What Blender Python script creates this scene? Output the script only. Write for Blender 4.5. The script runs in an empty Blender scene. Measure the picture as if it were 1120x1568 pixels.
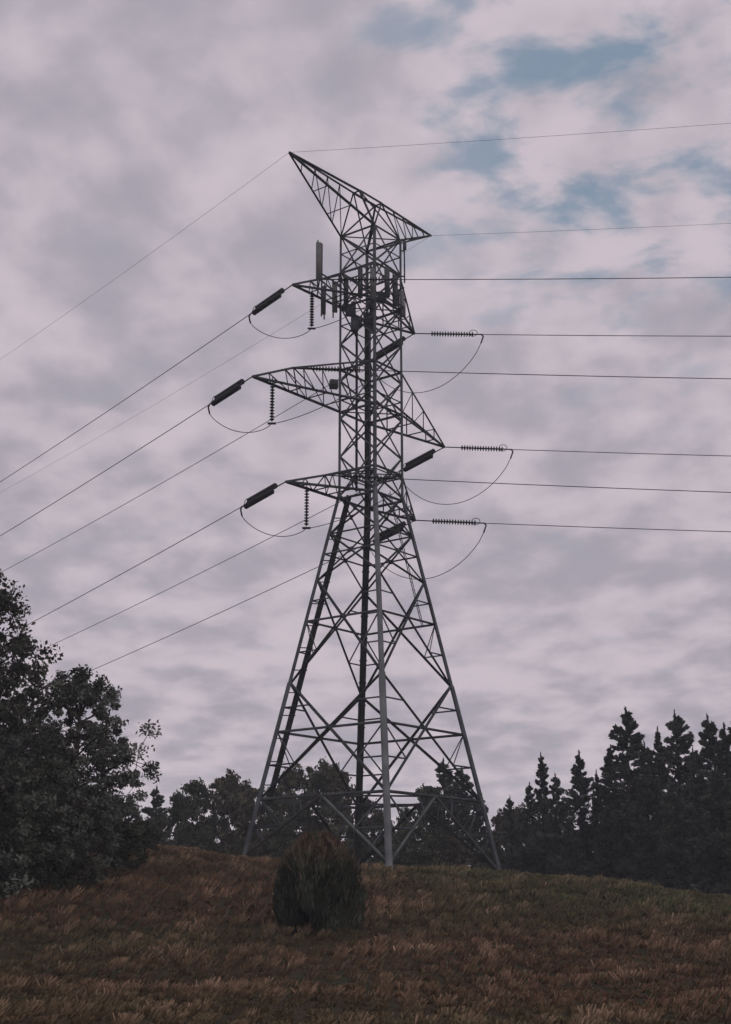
import bpy, math
import numpy as np
from mathutils import Vector
rng = np.random.default_rng(7)
scene = bpy.context.scene
scene.view_settings.view_transform = 'Standard'
scene.view_settings.look = 'None'
scene.view_settings.exposure = 0

# ---------------------------------------------------------------- mesh builder
class MB:
    def __init__(s):
        s.V=[]; s.Q=[]; s.M=[]; s.C=[]; s.n=0
    def add(s, v, q, m=0, c=None):
        v=np.asarray(v,float).reshape(-1,3); q=np.asarray(q,int).reshape(-1,4)
        s.V.append(v); s.Q.append(q+s.n); s.M.append(np.full(len(q),m))
        if c is None: c=np.ones((len(v),3))*0.5
        c=np.asarray(c,float)
        if c.ndim==1: c=np.tile(c,(len(v),1))
        s.C.append(c); s.n+=len(v)
    def arrays(s):
        return np.vstack(s.V),np.vstack(s.Q),np.concatenate(s.M),np.vstack(s.C)
    def merge(s, arr, loc, rot, sc):
        v,q,m,c=arr
        cr,sr=math.cos(rot),math.sin(rot)
        sc=np.asarray(sc)*np.ones(3)
        w=v*sc
        w=np.stack([w[:,0]*cr-w[:,1]*sr, w[:,0]*sr+w[:,1]*cr, w[:,2]],1)+np.asarray(loc)
        s.V.append(w); s.Q.append(q+s.n); s.M.append(m); s.C.append(c); s.n+=len(v)
    def mesh(s, name, mats, smooth=False):
        v,q,m,c=s.arrays()
        me=bpy.data.meshes.new(name)
        me.vertices.add(len(v)); me.vertices.foreach_set("co", v.astype(np.float32).ravel())
        me.loops.add(len(q)*4); me.loops.foreach_set("vertex_index", q.astype(np.int32).ravel())
        me.polygons.add(len(q)); me.polygons.foreach_set("loop_start", (np.arange(len(q))*4).astype(np.int32))
        me.polygons.foreach_set("material_index", m.astype(np.int32))
        if smooth: me.polygons.foreach_set("use_smooth", np.ones(len(q),bool))
        for mt in mats: me.materials.append(mt)
        me.update(calc_edges=True)
        a=me.attributes.new("Col",'FLOAT_COLOR','POINT')
        a.data.foreach_set("color", np.hstack([c,np.ones((len(c),1))]).astype(np.float32).ravel())
        return me
    def obj(s, name, mats, parent=None, smooth=False):
        o=bpy.data.objects.new(name, s.mesh(name,mats,smooth))
        scene.collection.objects.link(o)
        if parent: o.parent=parent
        return o

def empty(name, loc=(0,0,0)):
    o=bpy.data.objects.new(name,None); o.location=loc
    scene.collection.objects.link(o); return o

def norm(a):
    a=np.asarray(a,float); return a/(np.linalg.norm(a)+1e-12)

def tube(mb, pts, rad, sides=6, m=0, c=None):
    pts=np.asarray(pts,float); n=len(pts); rad=np.ones(n)*rad
    T=np.gradient(pts,axis=0); T/= (np.linalg.norm(T,axis=1)[:,None]+1e-12)
    d=norm(pts[-1]-pts[0]); ref=np.array([0,0,1.]) if abs(d[2])<.85 else np.array([1.,0,0])
    A=np.cross(T,ref); A/=np.linalg.norm(A,axis=1)[:,None]+1e-12
    B=np.cross(T,A)
    th=np.arange(sides)/sides*2*math.pi
    V=pts[:,None,:]+rad[:,None,None]*(np.cos(th)[None,:,None]*A[:,None,:]+np.sin(th)[None,:,None]*B[:,None,:])
    i=np.arange(n-1)[:,None]*sides; j=np.arange(sides)[None,:]; k=(j+1)%sides
    Q=np.stack([i+j,i+k,i+sides+k,i+sides+j],-1)
    mb.add(V.reshape(-1,3),Q.reshape(-1,4),m,c)

AX=np.array([0.3,75.0])
def beam(mb,p,q,w=.1,t=None,m=0):
    p=np.asarray(p,float); q=np.asarray(q,float)
    t=t or w*.22
    d=norm(q-p); mid=(p+q)/2
    out=np.array([mid[0]-AX[0],mid[1]-AX[1],0.05])
    a=out-d*np.dot(out,d)
    if np.linalg.norm(a)<1e-3: a=np.cross(d,[0.3,1,.2])
    a=norm(a); b=np.cross(d,a)
    a,b=norm(a+b),norm(a-b)
    h=w/2
    prof=[(h,h),(-h,h),(-h,h-t),(h-t,h-t),(h-t,-h),(h,-h)]
    V=[P+x*a+y*b for P in (p,q) for x,y in prof]
    Q=[(i,(i+1)%6,(i+1)%6+6,i+6) for i in range(6)]+[(0,1,2,3),(0,3,4,5),(6,7,8,9),(6,9,10,11)]
    mb.add(V,Q,m)

def box(mb,c,sx,sy,sz,ang=0,m=0,tilt=0):
    X=norm([math.cos(ang),math.sin(ang),0]); Y=np.array([-X[1],X[0],0]); Z=norm(np.array([0,0,1.])+Y*tilt)
    V=[np.asarray(c)+X*sx*a/2+Y*sy*b/2+Z*sz*d/2 for d in(-1,1) for a,b in((-1,-1),(1,-1),(1,1),(-1,1))]
    mb.add(V,[(0,3,2,1),(4,5,6,7),(0,1,5,4),(1,2,6,5),(2,3,7,6),(3,0,4,7)],m)

# ---------------------------------------------------------------- materials
def mat(name, col=(.2,.2,.2), rough=.7, metal=0, var=.3, scale=3., attr=False, spec=.3, diffuse=False):
    m=bpy.data.materials.new(name); m.use_nodes=True
    nt=m.node_tree; b=nt.nodes["Principled BSDF"]
    b.inputs["Roughness"].default_value=rough; b.inputs["Metallic"].default_value=metal
    b.inputs["Specular IOR Level"].default_value=spec
    no=nt.nodes.new("ShaderNodeTexNoise"); no.inputs["Scale"].default_value=scale; no.inputs["Detail"].default_value=2 if diffuse else 5
    tc=nt.nodes.new("ShaderNodeTexCoord"); nt.links.new(tc.outputs["Object"],no.inputs["Vector"])
    mr=nt.nodes.new("ShaderNodeMapRange"); mr.inputs[1].default_value=.3; mr.inputs[2].default_value=.7
    mr.inputs[3].default_value=1-var; mr.inputs[4].default_value=1+var
    nt.links.new(no.outputs["Fac"],mr.inputs[0])
    mx=nt.nodes.new("ShaderNodeVectorMath"); mx.operation='SCALE'
    if attr:
        at=nt.nodes.new("ShaderNodeAttribute"); at.attribute_name="Col"; nt.links.new(at.outputs["Color"],mx.inputs[0])
    else: mx.inputs[0].default_value=col
    nt.links.new(mr.outputs[0],mx.inputs["Scale"])
    if diffuse:
        df=nt.nodes.new("ShaderNodeBsdfDiffuse"); nt.links.new(mx.outputs[0],df.inputs["Color"])
        nt.links.new(df.outputs[0],nt.nodes["Material Output"].inputs["Surface"])
    else:
        nt.links.new(mx.outputs[0],b.inputs["Base Color"])
    return m
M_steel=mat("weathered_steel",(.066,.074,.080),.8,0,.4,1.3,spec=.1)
M_steel_lit=mat("lit_steel",(.14,.15,.152),.75,0,.3,1.0,spec=.15)  # paler copy of the steel, painting light onto near members; footing pads share it
M_dark=mat("cable_black",(.022,.024,.026),.8,0,.2,spec=.05)
M_ins=mat("insulator_glaze",(.018,.018,.02),.5,0,.2,spec=.15)
M_pan=mat("antenna_grey",(.14,.145,.145),.6,0,.15,spec=.1)
M_wire=mat("aluminium_wire",(.035,.035,.04),.7,0,.1,spec=.1)
M_bark=mat("bark",(.045,.038,.033),.9,0,.4,4.,diffuse=True)
M_leaf=mat("foliage",attr=True,var=.35,scale=.9,diffuse=True)
M_grass=mat("dry_grass",attr=True,var=.3,scale=.6,diffuse=True)

# ---------------------------------------------------------------- terrain
HX=np.array([-900,-200,-40,-25,-18,-11.6,-6.1,1.3,6.4,11.9,18,26,40,80,900])
HZ=np.array([2,4,4.9,5.1,5.05,4.72,4.12,3.68,3.42,3.0,2.1,1.2,.5,0,0])
xs_=np.linspace(-900,900,18001); hs_=np.interp(xs_,HX,HZ); k_=np.ones(45)/45
hs_=np.convolve(np.pad(hs_,22,'edge'),k_,'valid')
def ss(t):
    t=np.clip(t,0,1); return t*t*(3-2*t)
def gz(x,y):
    x=np.asarray(x,float); y=np.asarray(y,float)
    g=ss((y-30)/42)*(1-.85*ss((y-75)/60))
    und=.10*np.sin(x*.41+y*.17)+.06*np.sin(x*.9-y*.33+1)+.05*np.sin(y*.7+x*.2)
    fade=ss((y-10)/20)*(1-ss((np.abs(x)-60)/40))
    return np.interp(x,xs_,hs_)*g+und*fade*.6
def n2(x,y,s,seed=0):
    r=np.random.default_rng(seed); o=0
    for i in range(7):
        a=r.uniform(0,6.28); f=s*r.uniform(.5,2.2); p=r.uniform(0,6.28)
        o=o+np.sin((x*math.cos(a)+y*math.sin(a))*f+p+1.3*np.sin((x*math.sin(a)-y*math.cos(a))*f*.6+p*2))
    return np.clip(.5+o/7*1.1,0,1)

gx=np.unique(np.concatenate([np.linspace(-3000,-100,30),np.linspace(-100,-35,40),np.linspace(-35,35,141),np.linspace(35,100,40),np.linspace(100,3000,30)]))
gy=np.unique(np.concatenate([np.linspace(-600,0,12),np.linspace(0,20,14),np.linspace(20,85,200),np.linspace(85,160,60),np.linspace(160,4000,30)]))
X,Y=np.meshgrid(gx,gy); Z=gz(X,Y)
nx,ny=len(gx),len(gy)
i=np.arange(ny-1)[:,None]*nx; j=np.arange(nx-1)[None,:]
Q=np.stack([i+j,i+j+1,i+j+nx+1,i+j+nx],-1).reshape(-1,4)
M_ground=bpy.data.materials.new("hill_soil_and_thatch"); M_ground.use_nodes=True
nt=M_ground.node_tree; b=nt.nodes["Principled BSDF"]; b.inputs["Roughness"].default_value=.95; b.inputs["Specular IOR Level"].default_value=.05
tc=nt.nodes.new("ShaderNodeTexCoord")
n1=nt.nodes.new("ShaderNodeTexNoise"); n1.inputs["Scale"].default_value=.25; n1.inputs["Detail"].default_value=6
nn=nt.nodes.new("ShaderNodeTexNoise"); nn.inputs["Scale"].default_value=5; nn.inputs["Detail"].default_value=8; nn.inputs["Roughness"].default_value=.7
for n in(n1,nn): nt.links.new(tc.outputs["Object"],n.inputs["Vector"])
r1=nt.nodes.new("ShaderNodeValToRGB"); r1.color_ramp.elements[0].position=.35; r1.color_ramp.elements[0].color=(.045,.05,.026,1)
r1.color_ramp.elements[1].position=.6; r1.color_ramp.elements[1].color=(.07,.05,.033,1)
nt.links.new(n1.outputs["Fac"],r1.inputs[0])
mr=nt.nodes.new("ShaderNodeMapRange"); mr.inputs[1].default_value=.3; mr.inputs[2].default_value=.7; mr.inputs[3].default_value=.5; mr.inputs[4].default_value=1.3
nt.links.new(nn.outputs["Fac"],mr.inputs[0])
vm=nt.nodes.new("ShaderNodeVectorMath"); vm.operation='SCALE'; nt.links.new(r1.outputs[0],vm.inputs[0]); nt.links.new(mr.outputs[0],vm.inputs["Scale"])
nt.links.new(vm.outputs[0],b.inputs["Base Color"])
bp=nt.nodes.new("ShaderNodeBump"); bp.inputs["Strength"].default_value=.8; bp.inputs["Distance"].default_value=.15
nt.links.new(nn.outputs["Fac"],bp.inputs["Height"]); nt.links.new(bp.outputs[0],b.inputs["Normal"])
mb=MB(); mb.add(np.stack([X,Y,Z],-1).reshape(-1,3),Q); mb.obj("grassy_hill_ground",[M_ground],smooth=True)

# ---------------------------------------------------------------- grass
N=380000
gyv=18+ (rng.random(N)**.9)*60
gxv=(rng.random(N)*2-1)*(gyv*.27+5)
ts=.55
cx=np.floor(gxv/ts); cy=np.floor(gyv/ts)
hx=np.modf(np.abs(np.sin(cx*12.9898+cy*78.233)*43758.5453))[0]; hy=np.modf(np.abs(np.sin(cx*39.346+cy*11.135)*24634.63))[0]
tx=(cx+hx)*ts; ty=(cy+hy)*ts
k=.42
gxv=gxv*(1-k)+tx*k; gyv=gyv*(1-k)+ty*k
patch=n2(gxv,gyv,.28,3); fine=n2(gxv,gyv,1.3,5)
tuft=hx
green=np.clip(ss((gxv+2+(gyv-55)*.2)/9)*(.35+.65*ss((gyv-30)/25))*.95+(patch-.5)*1.2,0,1)
green=np.where(rng.random(N)<.12,1-green,green)
L=(.11+.18*rng.random(N))*(.55+.85*tuft)*(.6+.7*fine)
L*=.6+.4*ss((gyv-24)/25)
L*=np.where(gyv>66,.8,1)
z0=gz(gxv,gyv)-.02
az=rng.normal(-.3,.9,N); lean=.45+.5*rng.random(N)
tipx=gxv+np.cos(az)*L*lean; tipy=gyv+np.sin(az)*L*lean; tipz=z0+L*np.sqrt(np.clip(1-lean**2*.6,.2,1))
w=(.010+.014*rng.random(N)+.00025*gyv)
pa=rng.random(N)*math.pi; wx=np.cos(pa)*w; wy=np.sin(pa)*w*.6
V=np.stack([np.stack([gxv-wx,gyv-wy,z0],1),np.stack([gxv+wx,gyv+wy,z0],1),np.stack([tipx+wx*.45,tipy+wy*.4,tipz],1),np.stack([tipx-wx*.45,tipy-wy*.4,tipz],1)],1)
brown=np.array([.215,.13,.085]); dk=np.array([.085,.057,.040]); grn=np.array([.105,.118,.062]); straw=np.array([.42,.285,.20])
mixb=np.clip(.1+.7*fine+.3*rng.random(N)-.1*(1-tuft),0,1)[:,None]
col=dk*(1-mixb)+brown*mixb
st=(np.clip((tuft-.66)*4,0,1)*(.3+.7*rng.random(N))*np.clip(fine*2.2-.6,0,1)*.9)[:,None]
g=green[:,None]; col=col*(1-g*.92)+grn*(.55+.6*rng.random(N)[:,None]+.3*fine[:,None])*g*.92
st*=(1-.45*g)
col=col*(1-st)+straw*st
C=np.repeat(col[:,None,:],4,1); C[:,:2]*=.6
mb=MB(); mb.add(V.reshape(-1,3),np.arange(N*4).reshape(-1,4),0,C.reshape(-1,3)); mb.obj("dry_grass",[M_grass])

# ---------------------------------------------------------------- tower
A0=math.radians(7)
ZB=23.7
def R(z): return 1.71 if z>=ZB else 1.71+(ZB-z)/19.7*4.86
def cor(k,z):
    a=A0+k*math.pi/2; r=R(z); return np.array([AX[0]+r*math.cos(a),AX[1]+r*math.sin(a),z])
RIGHT,FAR,LEFT,NEAR=0,1,2,3
tower=empty("transmission_tower",(0,0,0))
S=MB()
def lerp(p,q,t): return np.asarray(p)*(1-t)+np.asarray(q)*t
feet=[gz(cor(k,4)[0],cor(k,4)[1])-.15 for k in range(4)]
feet=[float(f) for f in feet]
for k in range(4):
    m=1 if k==NEAR else 0  # near leg takes the paler copy: its brightness is in the colour
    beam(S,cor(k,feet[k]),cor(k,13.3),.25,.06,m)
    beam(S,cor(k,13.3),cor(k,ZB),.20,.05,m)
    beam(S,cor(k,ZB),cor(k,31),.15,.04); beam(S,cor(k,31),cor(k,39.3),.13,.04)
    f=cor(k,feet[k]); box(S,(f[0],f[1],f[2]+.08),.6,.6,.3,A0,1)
nlev=7; zs=np.linspace(ZB,39.3,nlev+1)
for f in range(4):
    a,b_=f,(f+1)%4
    for i in range(nlev):
        z0_,z1_=zs[i],zs[i+1]
        beam(S,cor(a,z0_),cor(b_,z1_),.085); beam(S,cor(b_,z0_),cor(a,z1_),.085)
        if i%2==0: beam(S,cor(a,(z0_+z1_)/2),cor(b_,(z0_+z1_)/2),.06)
    beam(S,cor(a,39.3),cor(b_,39.3),.1)
    for z in (34.85,37.0,28.55,31.05,23.5,25.0):
        beam(S,cor(a,z),cor(b_,z),.11)
for z in (34.85,28.55,25.0,39.3):
    beam(S,cor(0,z),cor(2,z),.07); beam(S,cor(1,z),cor(3,z),.07)
def xpanel(a,b_,zt,zb,w,redundant=0,hor=True,m=0):
    ta,tb,ba,bb=cor(a,zt),cor(b_,zt),cor(a,zb),cor(b_,zb)
    beam(S,ta,bb,w,m=m); beam(S,tb,ba,w,m=m)
    wt=np.linalg.norm(tb-ta); wb=np.linalg.norm(bb-ba); t=wt/(wt+wb)
    c=lerp(ta,bb,t); zc=c[2]
    if hor:
        beam(S,cor(a,zc),c,w*.8); beam(S,c,cor(b_,zc),w*.8)
    if redundant:
        for s in (a,b_):
            lb=cor(s,zb); lt=cor(s,zt)
            mlow=lerp(c,lb,.5); mup=lerp(lt,c,.5)
            beam(S,mlow,cor(s,mlow[2]),w*.5); beam(S,mlow,cor(s,zc),w*.5)
            beam(S,mup,cor(s,mup[2]),w*.5)
    o=norm(np.append(c[:2]-AX,0)); box(S,c+o*.03,.26,.03,.26,math.atan2(o[1],o[0])+math.pi/2,m)
    return c
for f in range(4):
    a,b_=f,(f+1)%4
    xpanel(a,b_,ZB,21.5,.085,hor=False)
    xpanel(a,b_,21.5,18.9,.085,0,True)
    xpanel(a,b_,18.9,13.3,.11,1)
    beam(S,cor(a,21.5),cor(b_,21.5),.07)
    c=xpanel(a,b_,13.3,7.3,.12,1)
    beam(S,cor(a,7.3),cor(b_,7.3),.11)
    mid=lerp(cor(a,7.3),cor(b_,7.3),.5)
    for s in (a,b_):
        fz=feet[s]+.5; foot=cor(s,fz)
        beam(S,mid,foot,.12,m=1 if NEAR in (a,b_) else 0)  # braces beside the near leg are painted brighter as well
        q1=lerp(mid,foot,.5); beam(S,q1,cor(s,q1[2]),.07); beam(S,q1,cor(s,7.3),.07)
        q0=lerp(mid,foot,.25); h0=lerp(mid,cor(s,7.3),.35); beam(S,q0,h0,.06)
        q2=lerp(mid,foot,.75); beam(S,q2,cor(s,q1[2]),.06)
mids=[lerp(cor(f,7.3),cor((f+1)%4,7.3),.5) for f in range(4)]
for f in range(4): beam(S,mids[f],mids[(f+1)%4],.07)
# peaks
LP=np.array([-4.2,70.0,42.0]); RP=np.array([4.04,80.0,42.0])
u=norm(RP-LP); vv=np.array([u[1],-u[0],0]); ctr=(LP+RP)/2+np.array([.2,0,0])
nodes={}
for s in(-1,1):
    for e in(-1,1): nodes[(s,e)]=ctr+u*s*1.0+vv*e*.22+np.array([0,0,-.12])
for s,P,ck in((-1,LP,(LEFT,NEAR)),(1,RP,(FAR,RIGHT))):
    c0,c1=cor(ck[0],39.3),cor(ck[1],39.3)
    for e,cc in((-1,c0),(1,c1)):
        n=nodes[(s,e)]
        beam(S,P,n,.11); beam(S,P,cc,.11 if (s==-1 or e==1) else .08)
        beam(S,n,cc,.09)
    cc=c0 if s==-1 else c1; n=nodes[(s,-1 if s==-1 else 1)]
    K=4
    for i_ in range(1,K+1):
        t=i_/(K+1)
        beam(S,lerp(P,n,t*.97),lerp(P,cc,t+.02),.055)
        if i_>1: beam(S,lerp(P,n,t*.97),lerp(P,cc,min(1,t+.2)),.05)
    for t in(.45,.72):
        beam(S,lerp(P,c0,t),lerp(P,c1,t),.05)
    beam(S,nodes[(s,-1)],nodes[(s,1)],.08)
for e in(-1,1):
    beam(S,nodes[(-1,e)],nodes[(1,e)],.12)
beam(S,nodes[(-1,-1)],cor(FAR,39.3),.08); beam(S,nodes[(1,-1)],cor(LEFT,39.3),.08)
beam(S,nodes[(-1,1)],cor(RIGHT,39.3),.08); beam(S,nodes[(1,1)],cor(NEAR,39.3),.08)
# cross arms
def arm(tip,kn,c0,c1,zb,zt,K):
    tip=np.array(tip,float)
    t0,t1=cor(c0,zt),cor(c1,zt); b0,b1=cor(c0,zb),cor(c1,zb)
    if kn is not None:
        kn=np.array(kn,float)
        beam(S,tip,kn,.12); beam(S,kn,t0,.10); beam(S,kn,t1,.10)
        beam(S,kn,lerp(tip,b0,.5),.07);beam(S,kn,lerp(tip,b1,.5),.07)
        top0=lambda t: lerp(tip,kn,t/.5) if t<.5 else lerp(kn,t0,(t-.5)/.5)
        top1=lambda t: lerp(tip,kn,t/.5) if t<.5 else lerp(kn,t1,(t-.5)/.5)
    else:
        beam(S,tip,t0,.10); beam(S,tip,t1,.09)
        top0=lambda t: lerp(tip,t0,t); top1=lambda t: lerp(tip,t1,t)
    beam(S,tip,b0,.12); beam(S,tip,b1,.11)
    for i_ in range(1,K):
        t=i_/K
        for n_,(top,bb_) in enumerate(((top0,b0),(top1,b1))):
            beam(S,top(t),lerp(tip,bb_,t),.055)
            if n_==0: beam(S,top(t),lerp(tip,bb_,min(1,t+1/K)),.055)
        beam(S,lerp(tip,b0,t),lerp(tip,b1,t),.055)
L1,L2,L3=(-4.0,71.6,34.8),(-5.87,69.2,28.5),(-4.17,71.2,23.4)
R1,R2,R3=(2.9,78.4,34.8),(4.72,80.8,28.5),(2.85,78.8,23.4)
K1,K2,K3=(-2.53,72.2,35.4),(-3.78,70.0,29.3),(-2.15,72.0,24.0)
arm(L1,K1,LEFT,NEAR,34.85,36.9,3); arm(L2,K2,LEFT,NEAR,28.55,31.05,5); arm(L3,K3,LEFT,NEAR,23.5,25,4)
arm(R1,None,RIGHT,FAR,34.85,36.9,3); arm(R2,None,RIGHT,FAR,28.55,31.05,4); arm(R3,None,RIGHT,FAR,23.5,25,3)
def ladder(mb,k,za,zb_,off,wid,m=0,stile=.05):
    inw=lambda z: cor(k,z)+np.append((AX-cor(k,z)[:2])/np.linalg.norm(AX-cor(k,z)[:2])*off,0)
    tn=norm(np.array([-(AX-cor(k,20)[:2])[1],(AX-cor(k,20)[:2])[0],0]))
    for s in(-.5,.5): beam(mb,inw(za)+tn*s*wid,inw(zb_)+tn*s*wid,stile)
    for z in np.arange(za,zb_,.4): beam(mb,inw(z)-tn*.5*wid,inw(z)+tn*.5*wid,.03)
ladder(S,RIGHT,16.5,24,.7,.4)
S.obj("steel_lattice",[M_steel,M_steel_lit],tower)
Cb=MB()
def inleg(k,z,off,side=0):
    p=cor(k,z); d=norm(np.append(AX-p[:2],0)); return p+d*off+np.array([-d[1],d[0],0])*side
for s in(-.14,-.05,.05,.14):
    tube(Cb,[inleg(LEFT,z,.5+.8*s,s) for z in(ZB,21,17,13,9,7.2)],.055,6)
    tube(Cb,[inleg(FAR,z,.3,s) for z in(35,ZB,21,17,13,9,7.2,4)],.05,6)
for z in np.arange(8,23.5,1.2):
    beam(Cb,inleg(LEFT,z,.0,0),inleg(LEFT,z,.7,0),.06)
    beam(Cb,inleg(FAR,z,.3,-.22),inleg(FAR,z,.3,.22),.06)
tube(Cb,[cor(LEFT,34)+[.9,.2,0],cor(LEFT,24)+[.9,.2,0]],.08,6)
Cb.obj("cable_bundles",[M_dark],tower)

# antennas
An=MB()
def panel(x,y,zc,h,w=.3,ang=0,m=0):
    box(An,(x,y,zc),w,.14,h,ang,m,.03)
    c,s=math.cos(ang),math.sin(ang)
    px,py=x-(-s)*-.22, y-c*-.22
    tube(An,[(px,py,zc-h*.62),(px,py,zc+h*.6)],.045,6,1)
    for zz in(-.35,.35): box(An,((x+px)/2,(y+py)/2,zc+zz*h),.09,.25,.08,ang,1)
panel(-2.62,73.0,36.9,2.3,.3,.3); panel(-2.35,73.2,34.6,1.7,.26,-.2,1)
tube(An,[(-2.45,73.1,33.6),(-2.45,73.1,38.0)],.05,6,1)
beam(An,(-2.5,73.1,36.2),cor(LEFT,36.2),.08,m=1); beam(An,(-2.5,73.1,35.2),cor(LEFT,35.0),.08,m=1)
OFF={LEFT:(-.4,-.6),NEAR:(0,-.7),RIGHT:(.2,-.4),FAR:(0,.5)}
for n_,(k,dx,dy,zc,h,a) in enumerate(((LEFT,-.35,-.5,35.3,1.9,.4),(LEFT,.3,-.9,35.5,1.7,.1),(NEAR,-.8,-.4,35.5,1.8,0),(NEAR,-.1,-.7,35.3,1.9,.2),(NEAR,.7,-.3,35.6,1.8,.3),(RIGHT,-.3,-.9,35.7,1.9,.6),(RIGHT,.1,-.2,35.2,1.6,1.0),(FAR,.3,.5,35.3,1.8,3.0),(FAR,-.8,.3,35.3,1.8,3.3))):
    c=cor(k,zc); panel(c[0]+dx,c[1]+dy,zc,h,.27,a,0 if n_%3==0 else 1)
for k in OFF:
    k2=(k+1)%4
    for z in(34.9,36.1): beam(An,cor(k,z)+np.array([*OFF[k],0]),cor(k2,z)+np.array([*OFF[k2],0]),.07,m=1)
tube(An,[(2.25,75.2,36.6),(2.25,75.2,39.2)],.05,6,1)
box(An,(2.27,75.1,38.9),.2,.2,.5,0,1)
for z in(37,38.6): beam(An,(2.25,75.2,z),cor(RIGHT,z),.06,m=1)
for (x,y,z) in ((.4,74.5,35),(.1,75,34.3),(.9,75,35.6),(-.4,74.8,34.0),(-.9,74.2,34.4),(-.6,74.0,33.4)):
    box(An,(x,y,z),.4,.25,.6,.3,1)
box(An,(-1.75,73.6,29.75),.45,.4,.45,.2,1); box(An,(-1.75,73.6,29.75),.3,.55,.3,.2,1)
An.obj("cell_antennas",[M_pan,M_steel],tower)

# ---------------------------------------------------------------- wires and insulators
In=MB(); Hw=MB()
def string(p,q,Rr=.16,core=.045):
    p=np.asarray(p,float); q=np.asarray(q,float); Lg=np.linalg.norm(q-p); n=int(Lg/.155); d=(q-p)/Lg
    pts=[];rad=[]
    for i_ in range(n):
        s=i_*Lg/n
        for ds,r in((0,core),(.03,core),(.045,Rr*.9),(.075,Rr),(.095,Rr*.7),(.11,core)): pts.append(p+d*(s+ds)); rad.append(r)
    pts.append(q); rad.append(core)
    tube(In,pts,rad,10)
def wire(start,thru,s0,rad,length=220,c=.0004,name="overhead_power_line"):
    start=np.array(start,float); thru=np.array(thru,float)
    h=thru[:2]-start[:2]; D=np.linalg.norm(h); h/=D
    m_=(thru[2]-start[2]-c*D*D)/D
    f=lambda s: np.array([start[0]+h[0]*s,start[1]+h[1]*s,start[2]+m_*s+c*s*s])
    mbw=MB(); ss_=np.concatenate([np.linspace(s0,60,30),np.linspace(60,length,25)[1:]])
    tube(mbw,[f(s) for s in ss_],rad,6)
    mbw.obj(name,[M_wire],smooth=True)
    return f
def deadend(f,double):
    a,b_=f(1.0),f(3.55)
    side=norm(np.cross(b_-a,[0,0,1]))
    upv=norm(np.cross(side,b_-a))
    if double:
        o=upv*.19+side*.12
        string(a+o,b_+o); string(a-o,b_-o)
        for e in(a,b_): beam(Hw,e-o*1.15,e+o*1.15,.09)
        tube(Hw,[f(0),a],.035,5); tube(Hw,[b_,f(4.0)],.04,5)
    else:
        string(a,b_,.165); tube(Hw,[f(0),a],.035,5); tube(Hw,[b_,f(4.0)],.04,5)
    th=np.linspace(0,2*math.pi,17)
    e=f(3.5); dd=norm(f(3.6)-f(3.3))
    tube(Hw,[e+upv*.08+dd*(.24*math.cos(t))+upv*(.2*math.sin(t)) for t in th],.02,5)
    tube(Hw,[f(4.0),f(4.1)+[0,0,-.12],f(3.95)+[0,0,-.55]],.05,6)
    return f(3.95)+np.array([0,0,-.55])
def jumper(A,B,sag):
    pts=[]
    for x in np.linspace(0,1,25):
        pts.append(lerp(A,B,x)+np.array([0,0,-sag*(4*x*(1-x))**.8]))
    tube(Hw,pts,.021,5)
wr=.021
Lw=[((-26.5,98.7,31.8),L1),((-24.3,91.4,25.8),L2),((-20.6,91.0,20.5),L3),((-30.5,118.6,30.2),R1),((-25.8,117.5,23.5),R2),((-21.8,108.4,19.3),R3)]
Rw=[((19.6,70,34.5),K1),((18.8,68.5,28.1),K2),((18.8,70,22.45),K3),((20.8,75,33.2),R1),((20.8,77,26.7),R2),((20.0,75,21.7),R3)]
eL=[deadend(wire(s,t,3.9,wr),True) for t,s in Lw]
eR=[deadend(wire(s,t,3.9,wr),False) for t,s in Rw]
wire(LP,(-26.7,97.1,40.7),0,.008,name="overhead_ground_wire"); wire(RP,(-33.6,125.3,38.9),0,.008,name="overhead_ground_wire")
wire(LP,(19.4,67,42.0),0,.008,name="overhead_ground_wire"); wire(RP,(21.8,77,41.3),0,.008,name="overhead_ground_wire")
hang=[((-2.96,72.5,34.9),(-2.96,72.5,32.6)),((-4.88,70.0,28.6),(-4.88,70.0,26.2)),((-3.1,72.0,23.5),(-3.1,72.0,21.1))]
for i_,(a,b_) in enumerate(hang):
    a=np.array(a);b_=np.array(b_)
    string(a-[0,0,.15],b_+[0,0,.12],.13); tube(Hw,[a+[0,0,.15],a-[0,0,.2]],.03,5)
    beam(Hw,b_-[.22,0,0],b_+[.22,0,0],.09)
    jumper(eL[i_],b_,.75); jumper(b_,eR[i_],.35)
jumper(eL[3],eR[3],2.3); jumper(eL[4],eR[4],2.2); jumper(eL[5],eR[5],2.2)
In.obj("insulator_strings",[M_ins],tower,smooth=True)
Hw.obj("jumpers_and_clamps",[M_wire],tower)

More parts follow.
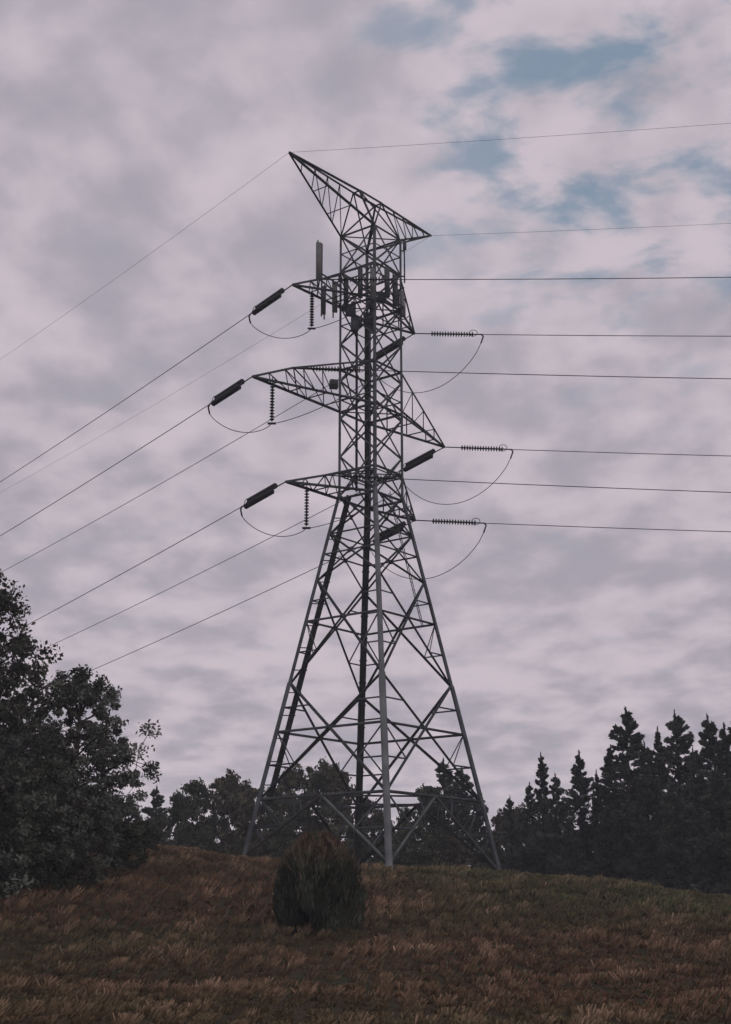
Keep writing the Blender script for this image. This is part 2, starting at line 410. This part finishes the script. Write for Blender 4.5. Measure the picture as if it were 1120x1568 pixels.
# ---------------------------------------------------------------- trees
def leafcloud(mb,c,rad,n,size,colr,r,elong=1.,dirs=None,cvar=.35):
    K=len(c); idx=r.integers(0,K,n)
    d=r.normal(size=(n,3)); d/=np.linalg.norm(d,axis=1)[:,None]
    rr=(r.random(n)**.45)[:,None]*(1+.35*(r.random(n)<.15))[:,None]
    P=c[idx]+d*rr*rad[idx]
    a=r.normal(size=(n,3)); 
    if dirs is not None: a=a*.45+dirs[idx]
    a/=np.linalg.norm(a,axis=1)[:,None]
    b=np.cross(a,r.normal(size=(n,3))); b/=np.linalg.norm(b,axis=1)[:,None]
    s=(size*(.5+r.random(n)))[:,None]
    V=np.stack([P-a*s*elong,P-b*s*.6,P+a*s*elong,P+b*s*.6],1)
    cl=(1-cvar+2*cvar*r.random(K))[idx]*(.7+.6*r.random(n))
    tint=np.asarray(colr)[None,:]*cl[:,None]
    C=np.repeat(tint[:,None,:],4,1)
    mb.add(V.reshape(-1,3),np.arange(n*4).reshape(-1,4),1,C.reshape(-1,3))
def deciduous(h,Rc,seed,n=30000,size=.1,col=(.05,.062,.035),low=.12,nl=26,clump=1.,lmax=1.2):
    r=np.random.default_rng(seed); mb=MB()
    bend=r.normal(0,.04*h,2)
    tp=lambda t: np.array([bend[0]*t*t,bend[1]*t*t,h*.86*t])
    tr=[tp(t) for t in np.linspace(0,1,9)]; rb=.024*h
    tube(mb,tr,[rb*(1-.88*t)+.01 for t in np.linspace(0,1,9)],8,0)
    cs=[];rs=[]
    for i_ in range(nl):
        t=low+(1-low)*((i_+r.random())/nl); s=tp(t*.95)
        az=i_*2.4+r.normal(0,.4)
        prof=math.sin(math.pi*min(1,(.18+.8*t)))**.7 if t>.0 else 1
        Ln=Rc*max(.25,prof)*min(lmax,.6+.6*r.random())
        e=s+np.array([math.cos(az)*Ln,math.sin(az)*Ln,Ln*(.15+.5*r.random())+ (t>.85)*h*.06])
        m1=lerp(s,e,.5)+r.normal(0,.07*Ln,3)
        tube(mb,[s,m1,e],[rb*.35*(1-t*.6),rb*.2,.012],5,0)
        for j_ in range(7):
            tt=.4+.6*r.random(); q=lerp(m1,e,(tt-.4)/.6) if tt>.5 else m1
            e2=q+r.normal(0,.24*Ln+.12,3)*[1,1,.8]
            tube(mb,[q,e2],[.02,.008],4,0)
            rad=Rc*(.07+.13*r.random())*clump; cs.append(e2); rs.append([rad*1.15,rad*1.15,rad*.8])
    for j_ in range(5):
        cs.append(tp(1)+r.normal(0,.07*h,3)*[1,1,.5]+[0,0,h*.05]); rs.append([Rc*.15]*3)
    cs=np.array(cs);rs=np.array(rs)
    top=cs[:,2].max()+.1*Rc
    leafcloud(mb,cs,rs,n,size,col,r,1.1)
    v,q,m_,c=mb.arrays(); v=v*np.array([1,1,h/top])
    return v,q,m_,c
def conifer(h,Rc,seed,n=14000,size=.14,col=(.03,.042,.03),power=.75):
    r=np.random.default_rng(seed); mb=MB()
    tube(mb,[(0,0,z) for z in np.linspace(0,h,7)],[.016*h*(1-z)+.012 for z in np.linspace(0,1,7)],7,0)
    cs=[];rs=[];ds=[]
    nb=int(h*17); lob=r.random(4)*6.28
    for i_ in range(nb):
        t=.04+.94*((i_+r.random())/nb)
        z=h*t; az=r.random()*6.283
        irr=1+.28*math.sin(az*2+lob[0]+t*7)+.2*math.sin(az*3+lob[1]-t*15)+.18*math.sin(t*23+lob[2])
        Rr=Rc*((1-t)**power)*irr*(.45+.6*r.random())+.06
        up=.1+.25*t
        e=np.array([math.cos(az)*Rr,math.sin(az)*Rr,z+Rr*up+r.normal(0,.12)*(t<.9)])
        s=np.array([0,0,max(.1,z-.1*Rr)])
        tube(mb,[s,e],[.03*(1-t)+.008,.006],4,0)
        for tt in(.45,.7,.9,1.):
            if Rr<.35 and tt<.85: continue
            p=lerp(s,e,tt); cs.append(p); w_=.06+.18*Rr*(1.3-tt*.7); rs.append([w_,w_,.08+.09*Rr]); ds.append([math.cos(az)*.8,math.sin(az)*.8,.35])
    for q_ in(1.,.975): cs.append(np.array([0,0,h*q_]));rs.append([.04,.04,.3]);ds.append([0,0,1])
    leafcloud(mb,np.array(cs),np.array(rs),n,size,col,r,1.6,np.array(ds))
    return mb.arrays()
TM=[M_bark,M_leaf]
def put(arr,name,x,y,rot=0,sc=1.,dz=-.1):
    mb=MB(); mb.merge(arr,(0,0,0),0,1)
    o=mb.obj(name,TM); o.location=(x,y,float(gz(x,y))+dz); o.rotation_euler=(0,0,rot); o.scale=(sc,)*3 if np.isscalar(sc) else sc
    return o
put(deciduous(12.3,3.1,11,30000,.075,(.065,.07,.056),.10,34,.9),"deciduous_tree",-14.0,50)
put(deciduous(8.2,2.3,12,32000,.065,(.12,.13,.112),.03,34,.9,1.05),"deciduous_tree",-10.9,54)
put(deciduous(6.4,2.3,13,24000,.07,(.09,.10,.084),.02,30,.9,1.),"deciduous_tree",-13.0,47)
put(deciduous(8.0,3.0,14,20000,.1,(.06,.065,.052),.02,28),"deciduous_tree",-17.5,56)
shr=MB()
sv=[deciduous(3.0,1.7,20+i_,7000,.085,(.055,.06,.045),.0,16) for i_ in range(3)]
for (x,y,s) in ((-10.6,52,.6),(-12,49.5,.8),(-13,45.5,.9),(-15,43,1.),(-9.8,58,.7),(-11.5,62,.9),(-12.8,66,1.0),(-10.2,66,.5),(-16,60,1.2),(-15,68,1.2),(-17,70,1.4),(-14,57,1.1),(-12.2,53,1.)):
    shr.merge(sv[int(rng.integers(3))],(x,y,float(gz(x,y))-.2),rng.random()*6,s)
shr.obj("shrub_thicket",TM)
tl=MB()  # treeline leaf tints lifted and cooled: some aerial haze painted into them
dv=[deciduous(10,3.2,40+i_,14000,.13,c_,.03,24,.9) for i_,c_ in enumerate([(.07,.078,.055),(.085,.082,.058),(.06,.07,.05)])]
cv=[conifer(12,3.0,60+i_,14000,.11,c_) for i_,c_ in enumerate([(.055,.066,.055),(.062,.075,.064)])]
def tz(y,D): return (11.4+.05*(1165-y))*D/110+1.6
def addt(px,ytop,D,kind,wid=1.):
    x=(px-560)*.0497*D/110; g0=float(gz(x,D))-.3; hh=tz(ytop,D)-g0
    if kind=='d': arr=dv[int(rng.integers(3))]; s=hh/10; tl.merge(arr,(x,D,g0),rng.random()*6,(s*wid,s*wid,s))
    else: arr=cv[int(rng.integers(2))]; s=hh/12; tl.merge(arr,(x,D,g0),rng.random()*6,(s*wid,s*wid,s))
for px,yt,k,wd in ((120,1225,'d',.9),(165,1220,'d',.9),(205,1218,'d',.8),(240,1208,'c',1),(272,1214,'d',.7),(303,1196,'d',.8),(342,1182,'d',.8),(378,1196,'d',.8),(410,1205,'d',.7),(445,1172,'d',.8),(485,1165,'d',.8),(522,1172,'d',.7),
    (556,1222,'d',.7),(590,1240,'d',.7),(622,1235,'d',.6),(650,1205,'d',.7),(680,1168,'c',1.1),(708,1180,'c',1.1),(735,1215,'c',.9),(762,1240,'d',.6),(795,1232,'d',.7)):
    addt(px,yt,float(rng.uniform(104,114)),k,wd)
for px in range(90,1180,38):
    addt(px+rng.normal(0,8),1268+rng.normal(0,10),float(rng.uniform(98,103)),'d',1.)
for px in range(-500,2000,60):
    if px<60 or px>1150: addt(px,1150+rng.normal(0,25),float(rng.uniform(100,125)),'c' if px>1000 else 'd',1.2)
tl.obj("distant_treeline",TM)
pms=[]
for i_,(rc,pw,cc) in enumerate(((2.6,.75,(.055,.066,.057)),(3.2,.75,(.066,.08,.072)),(2.9,.95,(.06,.07,.056)),(3.5,.7,(.072,.082,.07)))):  # pine tints raised and bluish too, with aerial haze put into the colour
    q_=MB(); q_.merge(conifer(13,rc,80+i_,24000,.085,cc,pw),(0,0,0),0,1); pms.append(q_.mesh("pine_mesh",TM))
def pine(px,yt,D,w_,v):
    x=(px-560)*.0497*D/110; g0=float(gz(x,D))-.3; hh=tz(yt,D)-g0
    o=bpy.data.objects.new("pine_tree",pms[v]); scene.collection.objects.link(o)
    o.location=(x,D,g0); s=hh/13; o.scale=(s*w_,s*w_,s); o.rotation_euler=(rng.normal(0,.015),rng.normal(0,.015),rng.random()*6)
for px,yt,D,w_,v in ((783,1222,98,.8,1),(806,1203,97,.8,3),(830,1158,96,.8,0),(852,1190,95,.9,3),(886,1156,94,.95,1),(913,1185,93,.8,2),(938,1145,92,.9,0),(964,1090,90,1.15,0),(990,1142,91,.9,3),(1012,1120,90,.8,2),(1041,1096,90,1.,1),(1066,1150,88,.8,3),(1088,1102,88,.95,3),(1116,1115,86,1.0,1),(1145,1090,86,1.,0),(1030,1200,84,1.1,3),(1095,1180,82,1.2,3),(975,1225,86,1.1,1),(920,1250,90,1.1,3),(870,1255,92,1.1,3),(1135,1200,80,1.2,3)):
    pine(px,yt,D,w_,v)

# ---------------------------------------------------------------- juniper bush on slope
r=np.random.default_rng(99); bm=MB()
nb=26000; H=2.7; Rb=1.25
ntu=150; ta=r.random(ntu)*6.283; tt_=r.random(ntu)**.8
idx=r.integers(0,ntu,nb)
az=ta[idx]+r.normal(0,.09,nb); base_t=tt_[idx]
t=np.clip(base_t+r.normal(0,.09,nb),0,1.1)
lump=1+.10*np.sin(az*3+1)+.07*np.sin(az*7+2)+.16*np.sin(ta[idx]*57)
prof=np.interp(t,[0,.15,.45,.7,.88,1,1.1],[.8,.97,1.,.9,.72,.46,.25])
rad=Rb*prof*(.5+.5*r.random(nb)**.4)*lump
P=np.stack([np.cos(az)*rad,np.sin(az)*rad,t*H*.9+.18*np.sin(ta[idx]*31)],1)
a=np.stack([np.cos(az)*.3,np.sin(az)*.3,np.ones(nb)],1)+r.normal(0,.22,(nb,3)); a/=np.linalg.norm(a,axis=1)[:,None]
b2=np.cross(a,r.normal(size=(nb,3))); b2/=np.linalg.norm(b2,axis=1)[:,None]
s=(.06+.14*r.random(nb))[:,None]
V=np.stack([P-a*s,P-b2*.022,P+a*s*1.1,P+b2*.022],1)
cg=np.array([.052,.060,.045]); cb=np.array([.19,.11,.075])
f=(np.clip((t-.7)*2.5,0,1)*r.random(nb)+(r.random(nb)<.05)*.5)[:,None]; f=np.clip(f,0,1)
col=(cg*(1-f)+cb*f)*((.4+1.2*r.random(ntu))[idx]*(.7+.6*r.random(nb)))[:,None]
C=np.repeat(col[:,None,:],4,1)
bm.add(V.reshape(-1,3),np.arange(nb*4).reshape(-1,4),1,C.reshape(-1,3))
for i_ in range(40):
    a_=r.random()*6.28; rr_=r.random()*.8; tube(bm,[(0,0,0),(math.cos(a_)*rr_*.6,math.sin(a_)*rr_*.6,H*.4),(math.cos(a_)*rr_,math.sin(a_)*rr_,H*(.97-.35*rr_))],[.03,.018,.006],4,0)
bo=bm.obj("juniper_bush",TM); bo.location=(-1.5,45,float(gz(-1.5,45))-.02)

# ---------------------------------------------------------------- misty air (real scattering medium around the whole place)
hz_m=bpy.data.materials.new("misty_air"); hz_m.use_nodes=True; ntv=hz_m.node_tree; ntv.nodes.clear()
vo=ntv.nodes.new("ShaderNodeOutputMaterial"); vs=ntv.nodes.new("ShaderNodeVolumeScatter"); vs.inputs["Density"].default_value=.0007; vs.inputs["Color"].default_value=(.88,.93,1,1)
ntv.links.new(vs.outputs[0],vo.inputs["Volume"])
hb=MB(); box(hb,(0,60,25),300,300,90); ho=hb.obj("haze_air",[hz_m])

# ---------------------------------------------------------------- sky
w=bpy.data.worlds.new("World"); scene.world=w; w.use_nodes=True; nt=w.node_tree; nt.nodes.clear()
nd=nt.nodes.new; lk=nt.links.new
out=nd("ShaderNodeOutputWorld"); bg=nd("ShaderNodeBackground"); lk(bg.outputs[0],out.inputs[0]); bg.inputs[1].default_value=.1
SE,SR=math.radians(24),math.radians(155)
sky=nd("ShaderNodeTexSky"); sky.sky_type='NISHITA'; sky.sun_disc=False; sky.sun_elevation=SE; sky.sun_rotation=SR
tc=nd("ShaderNodeTexCoord"); sp=nd("ShaderNodeSeparateXYZ"); lk(tc.outputs["Generated"],sp.inputs[0])
def mth(op,a,b=None,c=None,clamp=False):
    n=nd("ShaderNodeMath"); n.operation=op; n.use_clamp=clamp
    for i_,x in enumerate((a,b,c)):
        if x is None: continue
        if isinstance(x,(int,float)): n.inputs[i_].default_value=x
        else: lk(x,n.inputs[i_])
    return n.outputs[0]
zc=mth('ADD',mth('MAXIMUM',sp.outputs[2],0.0),.20)
uu=mth('DIVIDE',sp.outputs[0],zc); v2=mth('DIVIDE',sp.outputs[1],zc)
cmb=nd("ShaderNodeCombineXYZ"); lk(uu,cmb.inputs[0]); lk(v2,cmb.inputs[1])
def noise(scale,det,rough,off,dist=0.,rot=0.,sc=(1,1,1)):
    mp=nd("ShaderNodeMapping"); mp.inputs["Location"].default_value=off; mp.inputs["Rotation"].default_value=(0,0,rot); mp.inputs["Scale"].default_value=sc; lk(cmb.outputs[0],mp.inputs[0])
    n=nd("ShaderNodeTexNoise"); n.inputs["Scale"].default_value=scale; n.inputs["Detail"].default_value=det; n.inputs["Roughness"].default_value=rough; n.inputs["Distortion"].default_value=dist
    lk(mp.outputs[0],n.inputs["Vector"]); return n.outputs["Fac"]
def mr_(x,a,b,c=0.,d=1.,smooth=True):
    n=nd("ShaderNodeMapRange"); n.interpolation_type='SMOOTHSTEP' if smooth else 'LINEAR'
    lk(x,n.inputs[0]); 
    for i_,q in enumerate((a,b,c,d)): n.inputs[1+i_].default_value=q
    return n.outputs[0]
def mixc(f,a,b):
    n=nd("ShaderNodeMix"); n.data_type='RGBA'; lk(f,n.inputs[0])
    for i_,x in ((6,a),(7,b)):
        if isinstance(x,tuple): n.inputs[i_].default_value=(*x,1)
        else: lk(x,n.inputs[i_])
    return n.outputs[2]
nA=noise(2.2,3,.5,(3.1,1.7,0),.1); nB=noise(9.0,5,.5,(1,5,2),.1,.3,(1,.8,1)); nC=noise(9.0,5,.55,(9,2,4),.2,.5,(1,1.2,1))
dens=mth('ADD',mth('MULTIPLY',nA,.4),mth('MULTIPLY',nB,.6))
f1=mr_(dens,.38,.62)
grey=(3.95,3.7,4.35); pink=(6.2,5.45,6.05)
cl=mixc(f1,grey,pink)
hz=mr_(sp.outputs[2],.02,.12,1.,0.)
cl=mixc(mth('MULTIPLY',hz,.5),cl,(6.6,6.1,6.6))
dn=nd("ShaderNodeVectorMath"); dn.operation='DOT_PRODUCT'; lk(tc.outputs["Generated"],dn.inputs[0]); dn.inputs[1].default_value=tuple(norm([.20,.872,.57]))
bias=mr_(dn.outputs["Value"],.968,.999,0.,1.)
gap=mth('MULTIPLY',mr_(mth('ADD',nC,mth('MULTIPLY',bias,.07)),.50,.72),mth('ADD',mth('MULTIPLY',bias,.85),.10),clamp=True)
blue=mixc(mth('ADD',0.0,.8),sky.outputs[0],(2.2,3.1,4.1))
fin=mixc(gap,cl,blue)
lk(fin,bg.inputs[0])
sun=bpy.data.lights.new("sun",'SUN'); sun.energy=.5; sun.angle=math.radians(25); sun.color=(1,.93,.86)
so=bpy.data.objects.new("sun",sun); scene.collection.objects.link(so)
sd=Vector((math.sin(SR)*math.cos(SE),math.cos(SR)*math.cos(SE),math.sin(SE))); so.rotation_euler=sd.to_track_quat('Z','Y').to_euler()
# ---------------------------------------------------------------- camera
cam=bpy.data.cameras.new("camera"); cam.sensor_fit='VERTICAL'; cam.sensor_height=36; cam.sensor_width=36; cam.lens=50; cam.clip_end=6000
co=bpy.data.objects.new("camera",cam); scene.collection.objects.link(co); co.location=(0,0,1.6); co.rotation_euler=(math.radians(90+15.8),0,0)
scene.camera=co
